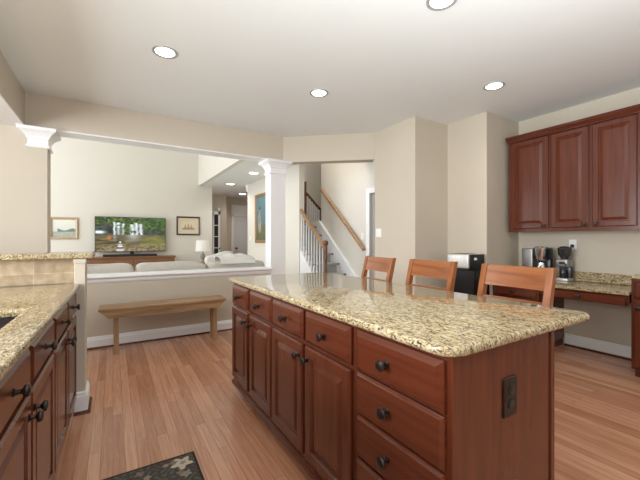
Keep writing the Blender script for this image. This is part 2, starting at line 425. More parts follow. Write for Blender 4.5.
# hall door, transom panel and casing
d = MB(); d.rings((3.59, 11.56, 0.005), (1, 0, 0), (0, 0, 1), (0, -1, 0), .74, 2.02, [(0, -.03), (0, 0)])
for (x0, x1, z0, z1) in ((3.67, 4.25, 1.0, 1.9), (3.67, 3.93, .2, .88), (3.99, 4.25, .2, .88)):
    d.rings((x0, 11.56, z0), (1, 0, 0), (0, 0, 1), (0, -1, 0), x1 - x0, z1 - z0, [(0, -.01), (0, .010), (.03, .010), (.04, .002), (.06, .006)])
dr = struct(d.build('door_1', GREYDOOR))
MB().lathe((3.66, 11.558, .93), [(.03, 0), (.03, .01), (.012, .015), (.012, .04), (.034, .05), (.034, .075), (.012, .085)], (0, -1, 0), 14).build('door_knob', KNOB, dr, True)
d = MB(); d.box(3.50, 3.585, 11.565, 11.6, 0, 2.10); d.box(4.335, 4.42, 11.565, 11.6, 0, 2.10); d.box(3.50, 4.42, 11.565, 11.6, 2.04, 2.45, .01); d.box(3.53, 4.39, 11.55, 11.57, 2.13, 2.40, .01)
struct(d.build('trim_5', WHITE))
# open glazed door in the hall
gd = MB()
gx0, gx1, gy = 2.72, 2.94, 10.93
gd.box(gx0, gx0 + .03, gy, gy + .035, 0, 2.1); gd.box(gx1 - .06, gx1, gy, gy + .035, 0, 2.25)
gd.box(gx0, gx1, gy, gy + .035, 0, .25); gd.box(gx0, gx1, gy, gy + .035, 2.04, 2.15)
for k in range(1, 5): gd.box(gx0, gx1, gy + .005, gy + .03, .25 + k * .36 - .012, .25 + k * .36 + .012)
g = struct(gd.build('door_3', WHITE))
MB().box(gx0 + .03, gx1 - .06, gy + .012, gy + .02, .25, 2.04).build('door_glass', GLASSD, g)
MB().lathe((gx1 - .03, gy, .95), [(.02, 0), (.02, .01), (.01, .012), (.01, .035), (.024, .045), (.024, .06), (.01, .068)], (0, -1, 0), 12).build('door_knob', KNOB, g, True)

# half wall with moulded cap
sbox('wall_half', WALL, -.592, 1.955, YB0, YB1, 0, .735)
cap = MB(); cap.prism([(4.79, .735), (4.79, .82), (4.505, .82), (4.497, .812), (4.497, .797), (4.51, .785), (4.525, .783), (4.53, .755), (4.542, .735)], -.59, 1.953, 'X')
struct(cap.build('trim_6', WHITE))
def baseboard(name, prof_dir, a, b, c):
    """baseboard with a moulded top and dark shoe: along X at y=c (dir -Y) or along Y at x=c (dir -X)"""
    p = [(0, 0), (-.016, 0), (-.016, .10), (-.010, .115), (-.010, .125), (-.004, .135), (0, .135)]
    m = MB(); m.prism([(c + q[0], q[1]) for q in p], a, b, 'X' if prof_dir == 'y' else 'Y'); bb = struct(m.build(name, WHITE))
    m = MB(); m.prism([(c - .016 + q[0], q[1]) for q in ((0, 0), (-.018, 0), (-.016, .010), (-.010, .017), (0, .02))], a, b, 'X' if prof_dir == 'y' else 'Y')
    m.build('shoe_moulding', CHERRYH, bb)
baseboard('baseboard_half_wall', 'y', -.592, 1.955, YB0)
baseboard('baseboard_right', 'x', 1.10, 1.85, XR)
baseboard('baseboard_closet', 'x', 2.93, 3.69, 3.18)
baseboard('baseboard_nook', 'y', 3.20, 3.77, 2.93)

# capitals and column
def capital(mb, x0, x1, y0, y1, zt, zn):
    prof = [(.0, zn), (.012, zn), (.018, zn + .010), (.018, zn + .022), (.006, zn + .03), (.006, zt - .115), (.016, zt - .105), (.022, zt - .085), (.045, zt - .055), (.072, zt - .035), (.080, zt - .03), (.080, zt - .008), (.088, zt - .004), (.088, zt)]
    prev = None; first = None
    for d, z in prof:
        r = [mb.bm.verts.new(q) for q in ((x0 - d, y0 - d, z), (x1 + d, y0 - d, z), (x1 + d, y1 + d, z), (x0 - d, y1 + d, z))]
        if prev:
            for i in range(4): mb.bm.faces.new((prev[i], prev[(i + 1) % 4], r[(i + 1) % 4], r[i]))
        else: first = r
        prev = r
    mb.bm.faces.new(prev); mb.bm.faces.new(first[::-1])
col = MB().box(1.955, 2.19, YB0, YB1 - .02, 0, 2.2, .002)
cz = MB(); capital(cz, 1.955, 2.19, YB0, YB1 - .02, HB - .014, 2.185)
co = struct(col.build('column', WHITE)); cz.build('capital', WHITE, co)
pb = MB(); pb.box(1.935, 2.21, YB0 - .02, YB1, 0, .16, .006); pb.build('plinth', WHITE, co)
cz = MB(); capital(cz, -.748, -.590, YB0 - .001, YB1 + .001, HB - .014, 2.185); struct(cz.build('trim_7', WHITE))

# pony wall under the raised bar, tiled face, end post
sbox('wall_bar', WALL, -3.1, -.30, 2.985, 3.10, 0, 1.088)
struct(MB().box(-1.6, -.212, 2.965, 2.985, .9145, 1.088).build('trim_8', TILE, origin=(0, 2.965, .9145)))
pt = MB(); pt.box(-.232, -.168, 2.915, 3.11, 0, 1.088, .002)
post = struct(pt.build('trim_9', WALL))
pp = MB(); pp.box(-.232, -.152, 2.892, 3.13, 0, .125, .003); pp.box(-.232, -.158, 2.90, 3.122, .125, .15, .006); pp.build('post_base', WHITE, post)
pp = MB(); pp.box(-.236, -.160, 2.91, 3.12, 1.055, 1.0875, .004); pp.build('post_cap', WALL, post)
struct(MB().prism([(-.152, 0), (-.134, 0), (-.138, .014), (-.152, .02)], 2.88, 3.13, 'Y').build('trim_10', CHERRYH))
struct(MB().prism([(2.892, 0), (2.874, 0), (2.878, .014), (2.892, .02)], -.232, -.14, 'X').build('trim_11', CHERRYH))

# ================================================================== GRANITE TOPS
def slab(name, outline, z0, z1, label, bev=.012, hole=None):
    """rounded-edge granite slab with an optional rectangular hole"""
    bm = bmesh.new()
    vs = [bm.verts.new((x, y, z0)) for x, y in outline]
    if hole:
        hx0, hx1, hy0, hy1 = hole; hv = [bm.verts.new((x, y, z0)) for x, y in ((hx0, hy0), (hx1, hy0), (hx1, hy1), (hx0, hy1))]
        es = [bm.edges.new((vs[i], vs[(i + 1) % len(vs)])) for i in range(len(vs))] + [bm.edges.new((hv[i], hv[(i + 1) % 4])) for i in range(4)]
        bmesh.ops.triangle_fill(bm, use_beauty=True, use_dissolve=False, edges=es)
    else: bm.faces.new(vs)
    r = bmesh.ops.extrude_face_region(bm, geom=list(bm.faces))
    up = [g for g in r['geom'] if isinstance(g, bmesh.types.BMVert)]
    for v in up: v.co.z = z1
    bmesh.ops.recalc_face_normals(bm, faces=bm.faces)
    es = [e for e in bm.edges if len(e.link_faces) == 2 and e.calc_face_angle(0) > 1.2 and abs(e.verts[0].co.z - e.verts[1].co.z) < 1e-5]
    if bev: bmesh.ops.bevel(bm, geom=es, offset=bev, segments=3, affect='EDGES', profile=.5)
    m = MB(); m.bm.free(); m.bm = bm
    return tag(m.build(name, GRAN, smooth=True), label, 'countertop')
def rrect(x0, x1, y0, y1, r, n=6):
    pts = []; q = r * 1.5; r0 = r
    for cx, cy, a0, r in ((x1 - r, y1 - r, 0, r0), (x0 + r, y1 - r, 90, r0), (x0 + q, y0 + q, 180, q), (x1 - r0, y0 + r0, 270, r0)):
        for k in range(n + 1):
            a = R(a0 + 90 * k / n); pts.append((cx + r * math.cos(a), cy + r * math.sin(a)))
    return pts
slab('granite_countertop', rrect(.800, 1.725, .606, 2.745, .045), .881, .914, 'large speckled granite top of the kitchen island, rounded corners', .013)
SX0, SX1, SY0, SY1 = -.76, -.315, 1.20, 1.945
left_top = slab('granite_countertop', [(-1.3, -.6), (-.197, -.6), (-.197, 2.913), (-.233, 2.913), (-.233, 2.94), (-1.3, 2.94)], .881, .914, 'speckled granite counter with the undermount sink, at the left below the raised bar', .010, (SX0, SX1, SY0, SY1))
slab('granite_bar_ledge', [(-1.7, 2.90), (-.125, 2.90), (-.125, 3.36), (-1.7, 3.36)], 1.0885, 1.126, 'raised granite bar ledge above the beige stone tile backsplash', .010)
slab('granite_desk_top', [(3.865, 1.105), (4.488, 1.105), (4.488, 2.378), (3.865, 2.378)], .728, .760, 'low granite desktop on the right wall holding the coffee maker', .008)
tag(MB().box(4.466, 4.489, 1.105, 2.378, .7605, .865, .003).build('granite_backsplash', GRAN), 'low upright granite backsplash strip behind the coffee maker', 'backsplash')
slab('granite_countertop', [(3.865, -1.2), (4.488, -1.2), (4.488, 1.10), (3.865, 1.10)], .881, .914, 'granite counter at the right frame edge, higher than the desktop', .008)
# sink
sk = thing('kitchen_sink', 'dark undermount sink set into the left granite counter', 'sink', ((SX0 + SX1) / 2, (SY0 + SY1) / 2, .68))
m = MB(); m.box(SX0 - .012, SX1 + .012, SY0 - .012, SY1 + .012, .68, .688)
m.box(SX0 - .012, SX0, SY0 - .012, SY1 + .012, .688, .8805); m.box(SX1, SX1 + .012, SY0 - .012, SY1 + .012, .688, .8805)
m.box(SX0, SX1, SY0 - .012, SY0, .688, .8805); m.box(SX0, SX1, SY1, SY1 + .012, .688, .8805)
SINKM = mat('dark_composite_sink', (.04, .034, .032), .35, var=.1)
m.build('basin', SINKM, sk)
MB().lathe((-.55, 1.6, .688), [(.04, 0), (.045, .003), (.03, .004), (.01, .002)], (0, 0, 1), 16).build('drain', STEEL, sk, True)

# ================================================================== CABINETS
DOORP = [(0, 0), (0, .016), (.007, .024), (.050, .024), (.055, .012), (.062, .012), (.064, .009), (.090, .021)]
DRAWP = [(0, 0), (0, .012), (.003, .014), (.020, .025)]
DRAWP2 = [(0, 0), (0, .010), (.004, .012), (.010, .020), (.012, .020)]
def knob(c, axis, parent, lab=None):
    k = MB().lathe(c, [(.011, 0), (.012, .002), (.0065, .005), (.0055, .014), (.008, .018), (.0155, .021), (.0175, .026), (.0155, .031), (.009, .0335), (.006, .034)], axis, 16)
    ax = Vector(axis)
    for v in k.bm.verts: v.co = Vector(c) + (v.co - Vector(c)) * 1.14
    return k.build('knob', KNOB, parent, True)
class Face:
    """a cabinet front plane; s runs along the wall (Y), outward = sign in X"""
    def __init__(s, x, sign): s.x, s.sg = x, sign
    def front(s, name, parent, y0, y1, z0, z1, prof, knob_at=None, m=None):
        p = MB().rings((s.x, y0, z0), (0, 1, 0), (0, 0, 1), (s.sg, 0, 0), y1 - y0, z1 - z0, prof)
        ob = p.build(name, m or (CHERRY if name == 'door' else CHERRYH), parent)
        if knob_at: knob((s.x + s.sg * prof[-1][1] * .99 if name == 'drawer' else s.x + s.sg * .0238, knob_at[0], knob_at[1]), (s.sg, 0, 0), ob)
        return ob
def carcass(parent, x_face, sg, depth, y0, y1, z0, z1, toe=.0, back=True):
    m = MB(); xa, xb = sorted((x_face, x_face - sg * depth))
    m.box(xa, xb, y0, y1, z0 + toe, z1, .0015)
    m.build('carcass', CHERRY, parent)
    if toe:
        xk = x_face - sg * .075; xa, xb = sorted((xk, x_face - sg * depth))
        MB().box(xa, xb, y0 + .001, y1 - .001, z0, z0 + toe).build('toe_kick', CHERRYI, parent)

FI = Face(.840, -1)
ISL_B = 1.43
# far and middle island units: two drawers over two doors
Yd = [(2.685, 2.327), (2.285, 1.91), (1.89, 1.509), (1.48, 1.104)]
def pair_unit(label, ya, yb, d1, d2):
    t = thing('base_cabinet', label, 'cabinet', (1.14, (ya + yb) / 2, 0))
    carcass(t, FI.x, -1, ISL_B - FI.x, yb + .0005, ya - .0005, 0, .880, .085)
    for (p, q) in (d1, d2): FI.front('drawer', t, q, p, .708, .864, DRAWP, ((p + q) / 2, .784))
    FI.front('door', t, d1[1], d1[0], .130, .690, DOORP, (d1[1] + .032, .628))
    FI.front('door', t, d2[1], d2[0], .130, .690, DOORP, (d2[0] - .032, .628))
    m = MB(); m.prism([(FI.x, .06), (FI.x - .016, .06), (FI.x - .016, .078), (FI.x - .008, .088), (FI.x, .092)], yb + .0005, ya - .0005, 'Y'); m.build('base_moulding', CHERRYH, t)
    return t
pair_unit('island base cabinet at the far end, nearest the wooden bench, two doors', 2.712, 1.90, Yd[0], Yd[1])
pair_unit('island base cabinet in the middle, between the far doors and the drawer stack', 1.8995, 1.0855, Yd[2], Yd[3])
t = thing('drawer_cabinet', 'island cabinet at the near end with a stack of wide drawers and an outlet', 'cabinet', (1.14, .83, 0))
YE = .632
carcass(t, FI.x, -1, ISL_B - FI.x, YE, 1.085, 0, .880, .085)
for z0, z1 in ((.705, .864), (.536, .698), (.367, .528), (.130, .359)):
    FI.front('drawer', t, .652, 1.066, z0, z1, DRAWP if z0 > .7 else DRAWP2, (.885, (z0 + z1) / 2))
m = MB(); m.box(FI.x + .001, ISL_B - .001, YE, YE + .05, 0, .086); m.build('side_base', CHERRY, t)
m = MB(); m.box(ISL_B - .022, ISL_B + .004, YE - .006, YE + .03, 0, .880, .002); m.build('corner_post', CHERRY, t)
m = MB(); m.prism([(FI.x, .06), (FI.x - .016, .06), (FI.x - .016, .078), (FI.x - .008, .088), (FI.x, .092)], YE, 1.085, 'Y'); m.build('base_moulding', CHERRYH, t)
ol = MB().box(1.094, 1.172, YE - .007, YE - .0005, .630, .762, .003).build('outlet_plate', BRONZEP, t)
ol['label'] = 'dark bronze outlet plate'
m = MB()
for zc in (.672, .720): m.lathe((1.133, YE - .007, zc), [(.017, 0), (.017, .003), (.015, .004)], (0, -1, 0), 14)
m.build('socket', BLACK, ol, True)

# left run under the sink counter
LEFT_RUN = []
FL = Face(-.240, 1)
Ls = [(2.895, 2.46), (2.44, 2.00), (1.98, 1.52), (1.50, 1.04)]
def left_unit(label, ya, yb, d1, d2):
    t = thing('base_cabinet', label, 'cabinet', (-.58, (ya + yb) / 2, 0))
    m = MB()
    m.box(FL.x - .02, FL.x, yb + .0005, ya - .0005, .10, .880); m.box(-.90, FL.x - .02, yb + .0005, yb + .02, .10, .880); m.box(-.90, FL.x - .02, ya - .02, ya - .0005, .10, .880)
    m.box(-.90, -.88, yb + .02, ya - .02, .10, .880); m.box(-.88, FL.x - .02, yb + .02, ya - .02, .10, .12); m.build('carcass', CHERRY, t)
    MB().box(-.90, FL.x - .075, yb + .001, ya - .001, 0, .10).build('toe_kick', CHERRYI, t)
    for (p, q) in (d1, d2): FL.front('drawer', t, q, p, .712, .862, DRAWP, ((p + q) / 2, .787))
    FL.front('door', t, d1[1], d1[0], .115, .694, DOORP, (d1[1] + .032, .625))
    FL.front('door', t, d2[1], d2[0], .115, .694, DOORP, (d2[0] - .032, .625))
    return t
LEFT_RUN.append(left_unit('cabinet under the left counter, farthest one, ending at the beige bar post', 2.912, 1.9905, Ls[0], Ls[1]))
LEFT_RUN.append(left_unit('cabinet under the left counter in front of the sink, cut by the left edge', 1.990, 1.03, Ls[2], Ls[3]))
LEFT_RUN.append(left_unit('cabinet under the left counter beside the viewer', 1.0295, -.58, (1.01, .28), (.26, -.56)))

# the whole left run stands at a slight angle to the island
PV = Vector((-.197, 2.913, 0)); TW = Matrix.Translation(PV) @ Matrix.Rotation(R(-.9), 4, 'Z') @ Matrix.Translation(-PV)
for ob_ in LEFT_RUN + [sk, left_top]:
    ob_.location = TW @ ob_.location; ob_.rotation_euler.z = R(-.9)

# desk: pedestal cabinet, knee drawer, taller cabinet to the right
FD = Face(3.91, -1)
t = thing('built_in_desk', 'built-in cherry desk with a shallow knee drawer under the low granite top', 'desk', (4.2, 1.75, 0))
m = MB(); m.box(3.91, 4.488, 1.862, 2.378, .085, .7275, .0015); m.build('pedestal', CHERRY, t)
MB().box(3.985, 4.488, 1.87, 2.377, 0, .085).build('toe_kick', CHERRYI, t)
FD.front('drawer', t, 1.885, 2.355, .575, .705, DRAWP, (2.12, .64)); FD.front('door', t, 1.885, 2.115, .105, .56, DOORP, (2.08, .5)); FD.front('door', t, 2.125, 2.355, .105, .56, DOORP, (2.16, .5))
m = MB(); m.box(3.91, 4.40, 1.112, 1.855, .655, .7275); m.build('apron', CHERRYH, t)
kd = MB().rings((3.9095, 1.135, .628), (0, 1, 0), (0, 0, 1), (-1, 0, 0), .70, .090, [(0, -.02), (0, .010), (.010, .022), (.012, .022)]).build('drawer', CHERRYH, t)
knob((3.8879, 1.49, .672), (-1, 0, 0), kd)
t = thing('base_cabinet', 'cherry base cabinet at the right frame edge beside the desk', 'cabinet', (4.2, .6, 0))
m = MB(); m.box(3.91, 4.488, .10, 1.10, .085, .880, .0015); m.build('carcass', CHERRY, t)
MB().box(3.985, 4.488, .11, 1.095, 0, .085).build('toe_kick', CHERRYI, t)
for (p, q, kn) in ((1.08, .62, .65), (.60, .12, .57)):
    FD.front('drawer', t, q, p, .708, .860, DRAWP, ((p + q) / 2, .784)); FD.front('door', t, q, p, .105, .694, DOORP, (p - .035 if kn > .6 else q + .035, .63))

# upper cabinets
FU = Face(4.18, -1)
def wall_cab(label, y0, y1, doors, ret):
    t = thing('wall_cabinet', label, 'cabinet', (4.33, (y0 + y1) / 2, 1.33), 'cherry wall cabinets')
    MB().box(4.18, 4.488, y0 + .0005, y1 - .0005, 1.33, 2.41, .0015).build('carcass', CHERRY, t)
    for (a, b, k) in doors: FU.front('door', t, a, b, 1.355, 2.398, DOORP, (k, 1.385))
    m = MB(); m.prism([(4.181, 2.403), (4.150, 2.403), (4.150, 2.412), (4.142, 2.416), (4.130, 2.428), (4.114, 2.442), (4.108, 2.443), (4.108, 2.452), (4.100, 2.455), (4.100, 2.465), (4.488, 2.465), (4.488, 2.4105), (4.181, 2.4105)], y0 + .0005, y1 - .0005, 'Y'); m.build('crown_moulding', CHERRYH, t)
    m = MB(); m.box(4.172, 4.1795, y0 + .0005, y1 - .0005, 1.315, 1.331, .001); m.build('light_rail', CHERRYH, t)
    return t
wall_cab('single-door cherry wall cabinet in the corner above the coffee maker', 1.87, 2.335, [(1.885, 2.29, 1.925)], True)
wall_cab('double-door cherry wall cabinet filling the top right corner', 1.10, 1.8695, [(1.505, 1.855, 1.54), (1.13, 1.475, 1.44)], False)
wall_cab('cherry wall cabinet just cut by the right edge of the photo', .30, 1.0995, [(.71, 1.08, .75), (.32, .69, .65)], False)

# ================================================================== STOOLS
def make_stool(cy, label):
    g = 'counter stools along the far side of the island'
    t = thing('counter_stool', label, 'stool', (1.70, cy, 0), g)
    w = .20
    # reclined posts continue down as rear legs
    for s in (-1, 1):
        y = cy + s * (w - .018)
        m = MB(); pts = [(1.868, .0), (1.842, .62), (1.860, .72), (1.948, 1.075)]
        prev = None; first = None
        for (x, z), th in zip(pts, (.030, .042, .040, .034)):
            r = [m.bm.verts.new(q) for q in ((x - th / 2, y - .017, z), (x + th / 2, y - .017, z), (x + th / 2, y + .017, z), (x - th / 2, y + .017, z))]
            if prev:
                for i in range(4): m.bm.faces.new((prev[i], prev[(i + 1) % 4], r[(i + 1) % 4], r[i]))
            else: first = r
            prev = r
        m.bm.faces.new(prev); m.bm.faces.new(first[::-1])
        m.build('rear_leg', STOOLV, t)
        m = MB().bar((1.50, y, 0), (1.51, y, .60), .034, .036, (1, 0, 0), .002); m.build('front_leg', STOOLV, t)
    def xs(z): return 1.860 + (z - .72) * (.088 / .355)
    def rail(z0, z1, th, bow, nm):
        m = MB(); n = 10; A = []
        for k in range(n + 1):
            f_ = -1 + 2 * k / n; y = cy + f_ * (w - .035 + .0005); b = bow * (1 - f_ * f_)
            A.append([m.bm.verts.new(q) for q in ((xs(z0) - th / 2 + b, y, z0), (xs(z0) + th / 2 + b, y, z0), (xs(z1) + th / 2 + b, y, z1 ), (xs(z1) - th / 2 + b, y, z1))])
        for p, q in zip(A, A[1:]):
            for i in range(4): m.bm.faces.new((p[i], p[(i + 1) % 4], q[(i + 1) % 4], q[i]))
        m.bm.faces.new(A[0][::-1]); m.bm.faces.new(A[-1])
        m.build(nm, STOOLW, t)
    rail(.955, 1.072, .022, .012, 'top_rail'); rail(.852, .892, .020, .010, 'lower_rail')
    m = MB(); o_ = [(1.47, cy - .205), (1.86, cy - .182), (1.86, cy + .182), (1.47, cy + .205)]
    m.prism(o_, .605, .64, 'Z'); bmesh.ops.bevel(m.bm, geom=list(m.bm.edges), offset=.008, segments=2, affect='EDGES'); m.build('seat', STOOLW, t, True)
    for z in (.20,): 
        m = MB().box(1.49, 1.515, cy - .165, cy + .165, z, z + .03, .002); m.build('footrest', STOOLW, t)
    for s in (-1, 1):
        m = MB().box(1.52, 1.85, cy + s * .182 - .009, cy + s * .182 + .009, .30, .33, .002); m.build('stretcher', STOOLW, t)
        m = MB().box(1.52, 1.835, cy + s * .182 - .009, cy + s * .182 + .009, .55, .604, .002); m.build('seat_rail', STOOLW, t)
    return t
s0 = make_stool(1.045, 'reddish wooden counter stool nearest the camera, in front of the coffee maker')
for cy, lb in ((1.635, 'middle wooden counter stool, its back in front of the black cabinet and toaster'), (2.215, 'farthest wooden counter stool, its back below the wall switch and stairs')):
    c = copy_tree(s0); c.location.y = cy; c['label'] = lb
    if cy > 2: c.rotation_euler.z = R(-6)

# ================================================================== BENCH
t = thing('wooden_bench', 'long light oak bench with splayed end brackets against the half wall', 'bench', (.58, 4.30, 0))
BX0, BX1, BY0, BY1 = -.13, 1.19, 4.14, 4.42
m = MB().box(BX0, BX1, BY0, BY1, .475, .505, .004, 2); m.build('seat', OAK, t)
for y in (BY0 + .012, BY1 - .034):
    m = MB(); m.prism([(BX0 + .012, .4745), (BX1 - .012, .4745), (BX1 - .09, .395), (BX0 + .09, .395)], y, y + .022, 'Y'); m.build('apron', OAK, t)
for x in (.03, 1.07):
    for y in (BY0 + .085, BY1 - .085):
        dy = -.01 if y < 4.28 else .01
        m = MB(); m.bar((x, y + dy, 0), (x, y, .474), .036, .05, (1, 0, 0), .003); m.build('leg', OAKV, t)

# ================================================================== RUG
def rug_col(u, v):
    X, Y = u * .62, v * 1.2
    e = min(X, .62 - X, 1.2 - Y, Y)
    if e < .012: return (.018, .015, .013)
    c = [.050, .044, .036]
    def h(a): return (math.sin(a * 127.1) * 43758.5) % 1
    rng = rug_fl
    nz = math.sin(X * 90 + math.sin(Y * 60) * 2) * math.sin(Y * 85 + math.cos(X * 70) * 2)
    if nz > .35: c = [.095, .092, .066]
    if nz < -.75: c = [.12, .065, .045]
    for (fx, fy, fr, k) in rng:
        dx, dy = X - fx, Y - fy; r = math.hypot(dx, dy)
        if r < fr:
            a = math.atan2(dy, dx); lim = fr * (.78 + .22 * math.cos(k * a + fx * 50))
            if r < fr * .2: c = [.28, .20, .09]
            elif r < lim: c = [.50, .43, .32] if fr > .05 else ([.26, .23, .18] if k == 5 else [.20, .13, .10])
    return tuple(c)
rr = random.Random(3)
rug_fl = [(.545, 1.125, .058, 5)] + [(rr.uniform(.04, .58), rr.uniform(.05, 1.16), rr.uniform(.012, .03), rr.choice((4, 5))) for _ in range(60)]
rg = grid_picture('kitchen_rug', (-.225, .83, .008), (1, 0, 0), (0, 1, 0), .62, 1.2, 190, 340, rug_col, RUGM, None, t=.007)
tag(rg, 'dark floral kitchen rug on the wood floor, corner showing', 'rug')

# ================================================================== STAIRS
RZ, RN = .19, .222; SY = 4.85; NST = 8
t = thing('staircase', 'straight stair flight with grey carpet runner and white risers behind the island', 'stairs', (3.5, 5.8, 0))
XA, XB = 3.165, 3.84
for k in range(NST):
    y = SY + k * RN; z = (k + 1) * RZ
    MB().box(XA + (.045 if y > 5.50 else 0), XB, y + .02, y + RN + .022, z - RZ, z - .03).build('riser', WHITE, t)
    MB().box(XA + (.045 if y > 5.50 else 0), XB, y - .012, y + RN + .018, z - .03, z, .004).build('tread', TREADW, t)
m = MB()
for k in range(NST):
    y = SY + k * RN; z = (k + 1) * RZ
    m.box(XA + .12, XB - .055, y - .018, y + RN + .012, z, z + .008); m.box(XA + .12, XB - .055, y - .022, y - .013, z - .034, z + .008); m.box(XA + .12, XB - .055, y + .010, y + .0195, z - RZ + .008, z - .034)
m.build('carpet_runner', RUNNER, t)
ye = SY + NST * RN
m = MB(); m.prism([(SY - .03, 0), (SY + .12, 0), (ye, NST * RZ - .12), (ye, NST * RZ + .12), (SY + (NST - 1) * RN - .1, NST * RZ + .12), (SY - .03, .38)], 3.84, 3.899, 'X'); m.build('wall_stringer', WHITE, t)
MB().box(3.21, 5.19, ye + .02, 7.89, NST * RZ - .2, NST * RZ).build('landing', RUNNER, t)
# balustrade
def nose(y): return RZ + (y - SY) * RZ / RN
t = thing('stair_railing', 'stair balustrade with brown newel post and white balusters left of the steps', 'railing', (3.12, 5.3, 0))
m = MB(); xn, yn = 3.12, 4.90
m = MB(); m.prism([(SY + .10, 0), (SY + .95, 0), (5.79, .8), (5.79, 1.04), (SY + .10, .27)], 3.10, 3.14, 'X'); m.build('outer_stringer', WHITE, t)
m = MB()
m.box(xn - .042, xn + .042, yn - .042, yn + .042, .0, .62, .004, 2)
m.lathe((xn, yn, 0), [(.040, .62), (.030, .64), (.036, .67), (.026, .72), (.022, .80), (.030, .90), (.036, .95), (.026, .98), (.036, 1.0), (.036, 1.10), (.030, 1.12), (.044, 1.14), (.050, 1.17), (.042, 1.20), (.02, 1.215)], (0, 0, 1), 18)
m.build('newel_post', NEWELW, t, True)
m = MB().bar((3.12, 4.93, 1.09), (3.12, 5.80, 1.81), .058, .055, (0, 0, 1), .012); m.build('handrail', RAILW, t)
nb = 9
for k in range(nb):
    y = 4.99 + k * (.775 / (nb - 1)); zt = 1.09 + (y - 4.93) * (.72 / .87) - .03; zb = .17 + (y - SY) * .925
    m = MB(); m.box(3.12 - .014, 3.12 + .014, y - .014, y + .014, zb, zb + .18); m.lathe((3.12, y, zb), [(.014, .18), (.009, .20), (.013, .23), (.011, .45), (.008, zt - zb)], (0, 0, 1), 8); m.build('baluster', WHITE, t, True)
# wall rail on the right wall
t = thing('wall_handrail', 'long light wood handrail climbing the right stair wall on brackets', 'handrail', (3.84, 5.6, .9))
def yz_at(px, py, X):
    u = (px - 320) / F_PX; s, c = math.sin(YAW), math.cos(YAW); z = X / (s + u * c); return z * (c - u * s), 1.22 + (240 - py) * z / F_PX
y0, z0 = yz_at(364, 250, 3.84); y1, z1 = yz_at(321, 189, 3.84)
MB().bar((3.84, y0, z0), (3.84, y1, z1), .05, .06, (0, 0, 1), .014).build('rail', RAILW, t)
for f_ in (.1, .5, .9):
    y = y0 + (y1 - y0) * f_; z = z0 + (z1 - z0) * f_
    MB().tube([(3.84, y, z - .03), (3.845, y, z - .06), (3.88, y, z - .07), (3.899, y, z - .07)], .007).build('bracket', CHROME, t, True)
# upper flight rail seen at the back of the landing
t = thing('stair_railing', 'dark railing of the upper flight with white balusters above the landing', 'railing', (3.5, 7.6, 1.52))
def at(px, py, Y):
    u = (px - 320) / F_PX; s, c = math.sin(YAW), math.cos(YAW); z = Y / (c - u * s); return Vector((z * (s + u * c), Y, 1.22 + (240 - py) * z / F_PX))
A = at(306, 193, 7.4); B = at(320.5, 210, 7.4)
MB().bar(A, B, .05, .06, (0, 0, 1), .01).build('handrail', NEWELW, t)
MB().box(A.x - .05, A.x, 7.37, 7.43, 1.521, A.z + .28, .004).build('newel_post', NEWELW, t)
MB().box(B.x, B.x + .05, 7.37, 7.43, 1.521, B.z + .05, .004).build('newel_post', NEWELW, t)
for k in range(6):
    p = A.lerp(B, (k + .7) / 6.4); MB().box(p.x - .013, p.x + .013, 7.387, 7.413, 1.521, p.z - .03).build('baluster', WHITE, t)

# ================================================================== FAMILY ROOM
def cushion(m, x0, x1, y0, y1, z0, z1, r=.05):
    """puffy cushion"""
    nx, ny, nz = 10, 6, 8
    def sh(a): return math.copysign(abs(a) ** .30, a)
    cx, cy, cz = (x0 + x1) / 2, (y0 + y1) / 2, (z0 + z1) / 2; hx, hy, hz = (x1 - x0) / 2, (y1 - y0) / 2, (z1 - z0) / 2
    rows = []
    nu, nv = 32, 14
    for j in range(1, nv):
        ph = -math.pi / 2 + math.pi * j / nv; row = []
        for i in range(nu):
            th = 2 * math.pi * i / nu
            x = sh(math.cos(th)) * sh(math.cos(ph)); y = sh(math.sin(th)) * sh(math.cos(ph)) ; z = sh(math.sin(ph))
            row.append(m.bm.verts.new((cx + x * hx, cy + y * hy * (1 + .0 * x), cz + z * hz + .008 * math.sin(x * 5 + cx * 9))))
        rows.append(row)
    for p, q in zip(rows, rows[1:]):
        for i in range(nu): m.bm.faces.new((p[i], p[(i + 1) % nu], q[(i + 1) % nu], q[i]))
    m.bm.faces.new(rows[0][::-1]); m.bm.faces.new(rows[-1])
    return m
t = thing('sofa', 'long cream linen sofa with its back against the half wall', 'sofa', (.6, 5.25, 0))
m = MB(); m.box(-.72, 2.02, 4.82, 5.02, .12, .82, .03, 3); m.box(-.72, 2.02, 5.02, 5.72, .12, .42, .02, 2); m.box(-.9, -.72, 4.82, 5.75, .12, .66, .04, 3); m.build('frame', SOFA, t, True)
for x0, x1 in ((-.70, .235), (.245, 1.135), (1.145, 2.01)):
    m = MB(); cushion(m, x0, x1, 4.86, 5.16, .50, .918); m.build('back_cushion', SOFA, t, True)
    m = MB(); cushion(m, x0, x1, 5.10, 5.74, .42, .58); m.build('seat_cushion', SOFA, t, True)
for x in (-.85, 1.95):
    for y in (4.87, 5.66): MB().box(x, x + .06, y, y + .06, 0, .12).build('foot', DARKFR, t)
def blanket(label, pts, name='throw_pillow', cat='pillow', M=THROW):
    m = MB(); x0, x1, y0, y1, z0, z1, rot = pts
    cushion(m, x0, x1, y0, y1, z0, z1)
    c = Vector(((x0 + x1) / 2, (y0 + y1) / 2, (z0 + z1) / 2)); q = Matrix.Rotation(rot, 4, 'Y')
    for v in m.bm.verts: v.co = q @ (v.co - c) + c
    return tag(m.build(name, M, None, True), label, cat)
blanket('white fluffy throw pillow tilted on the sofa, right of the lamp', (1.22, 1.66, 5.22, 5.35, .62, 1.02, R(-14)))
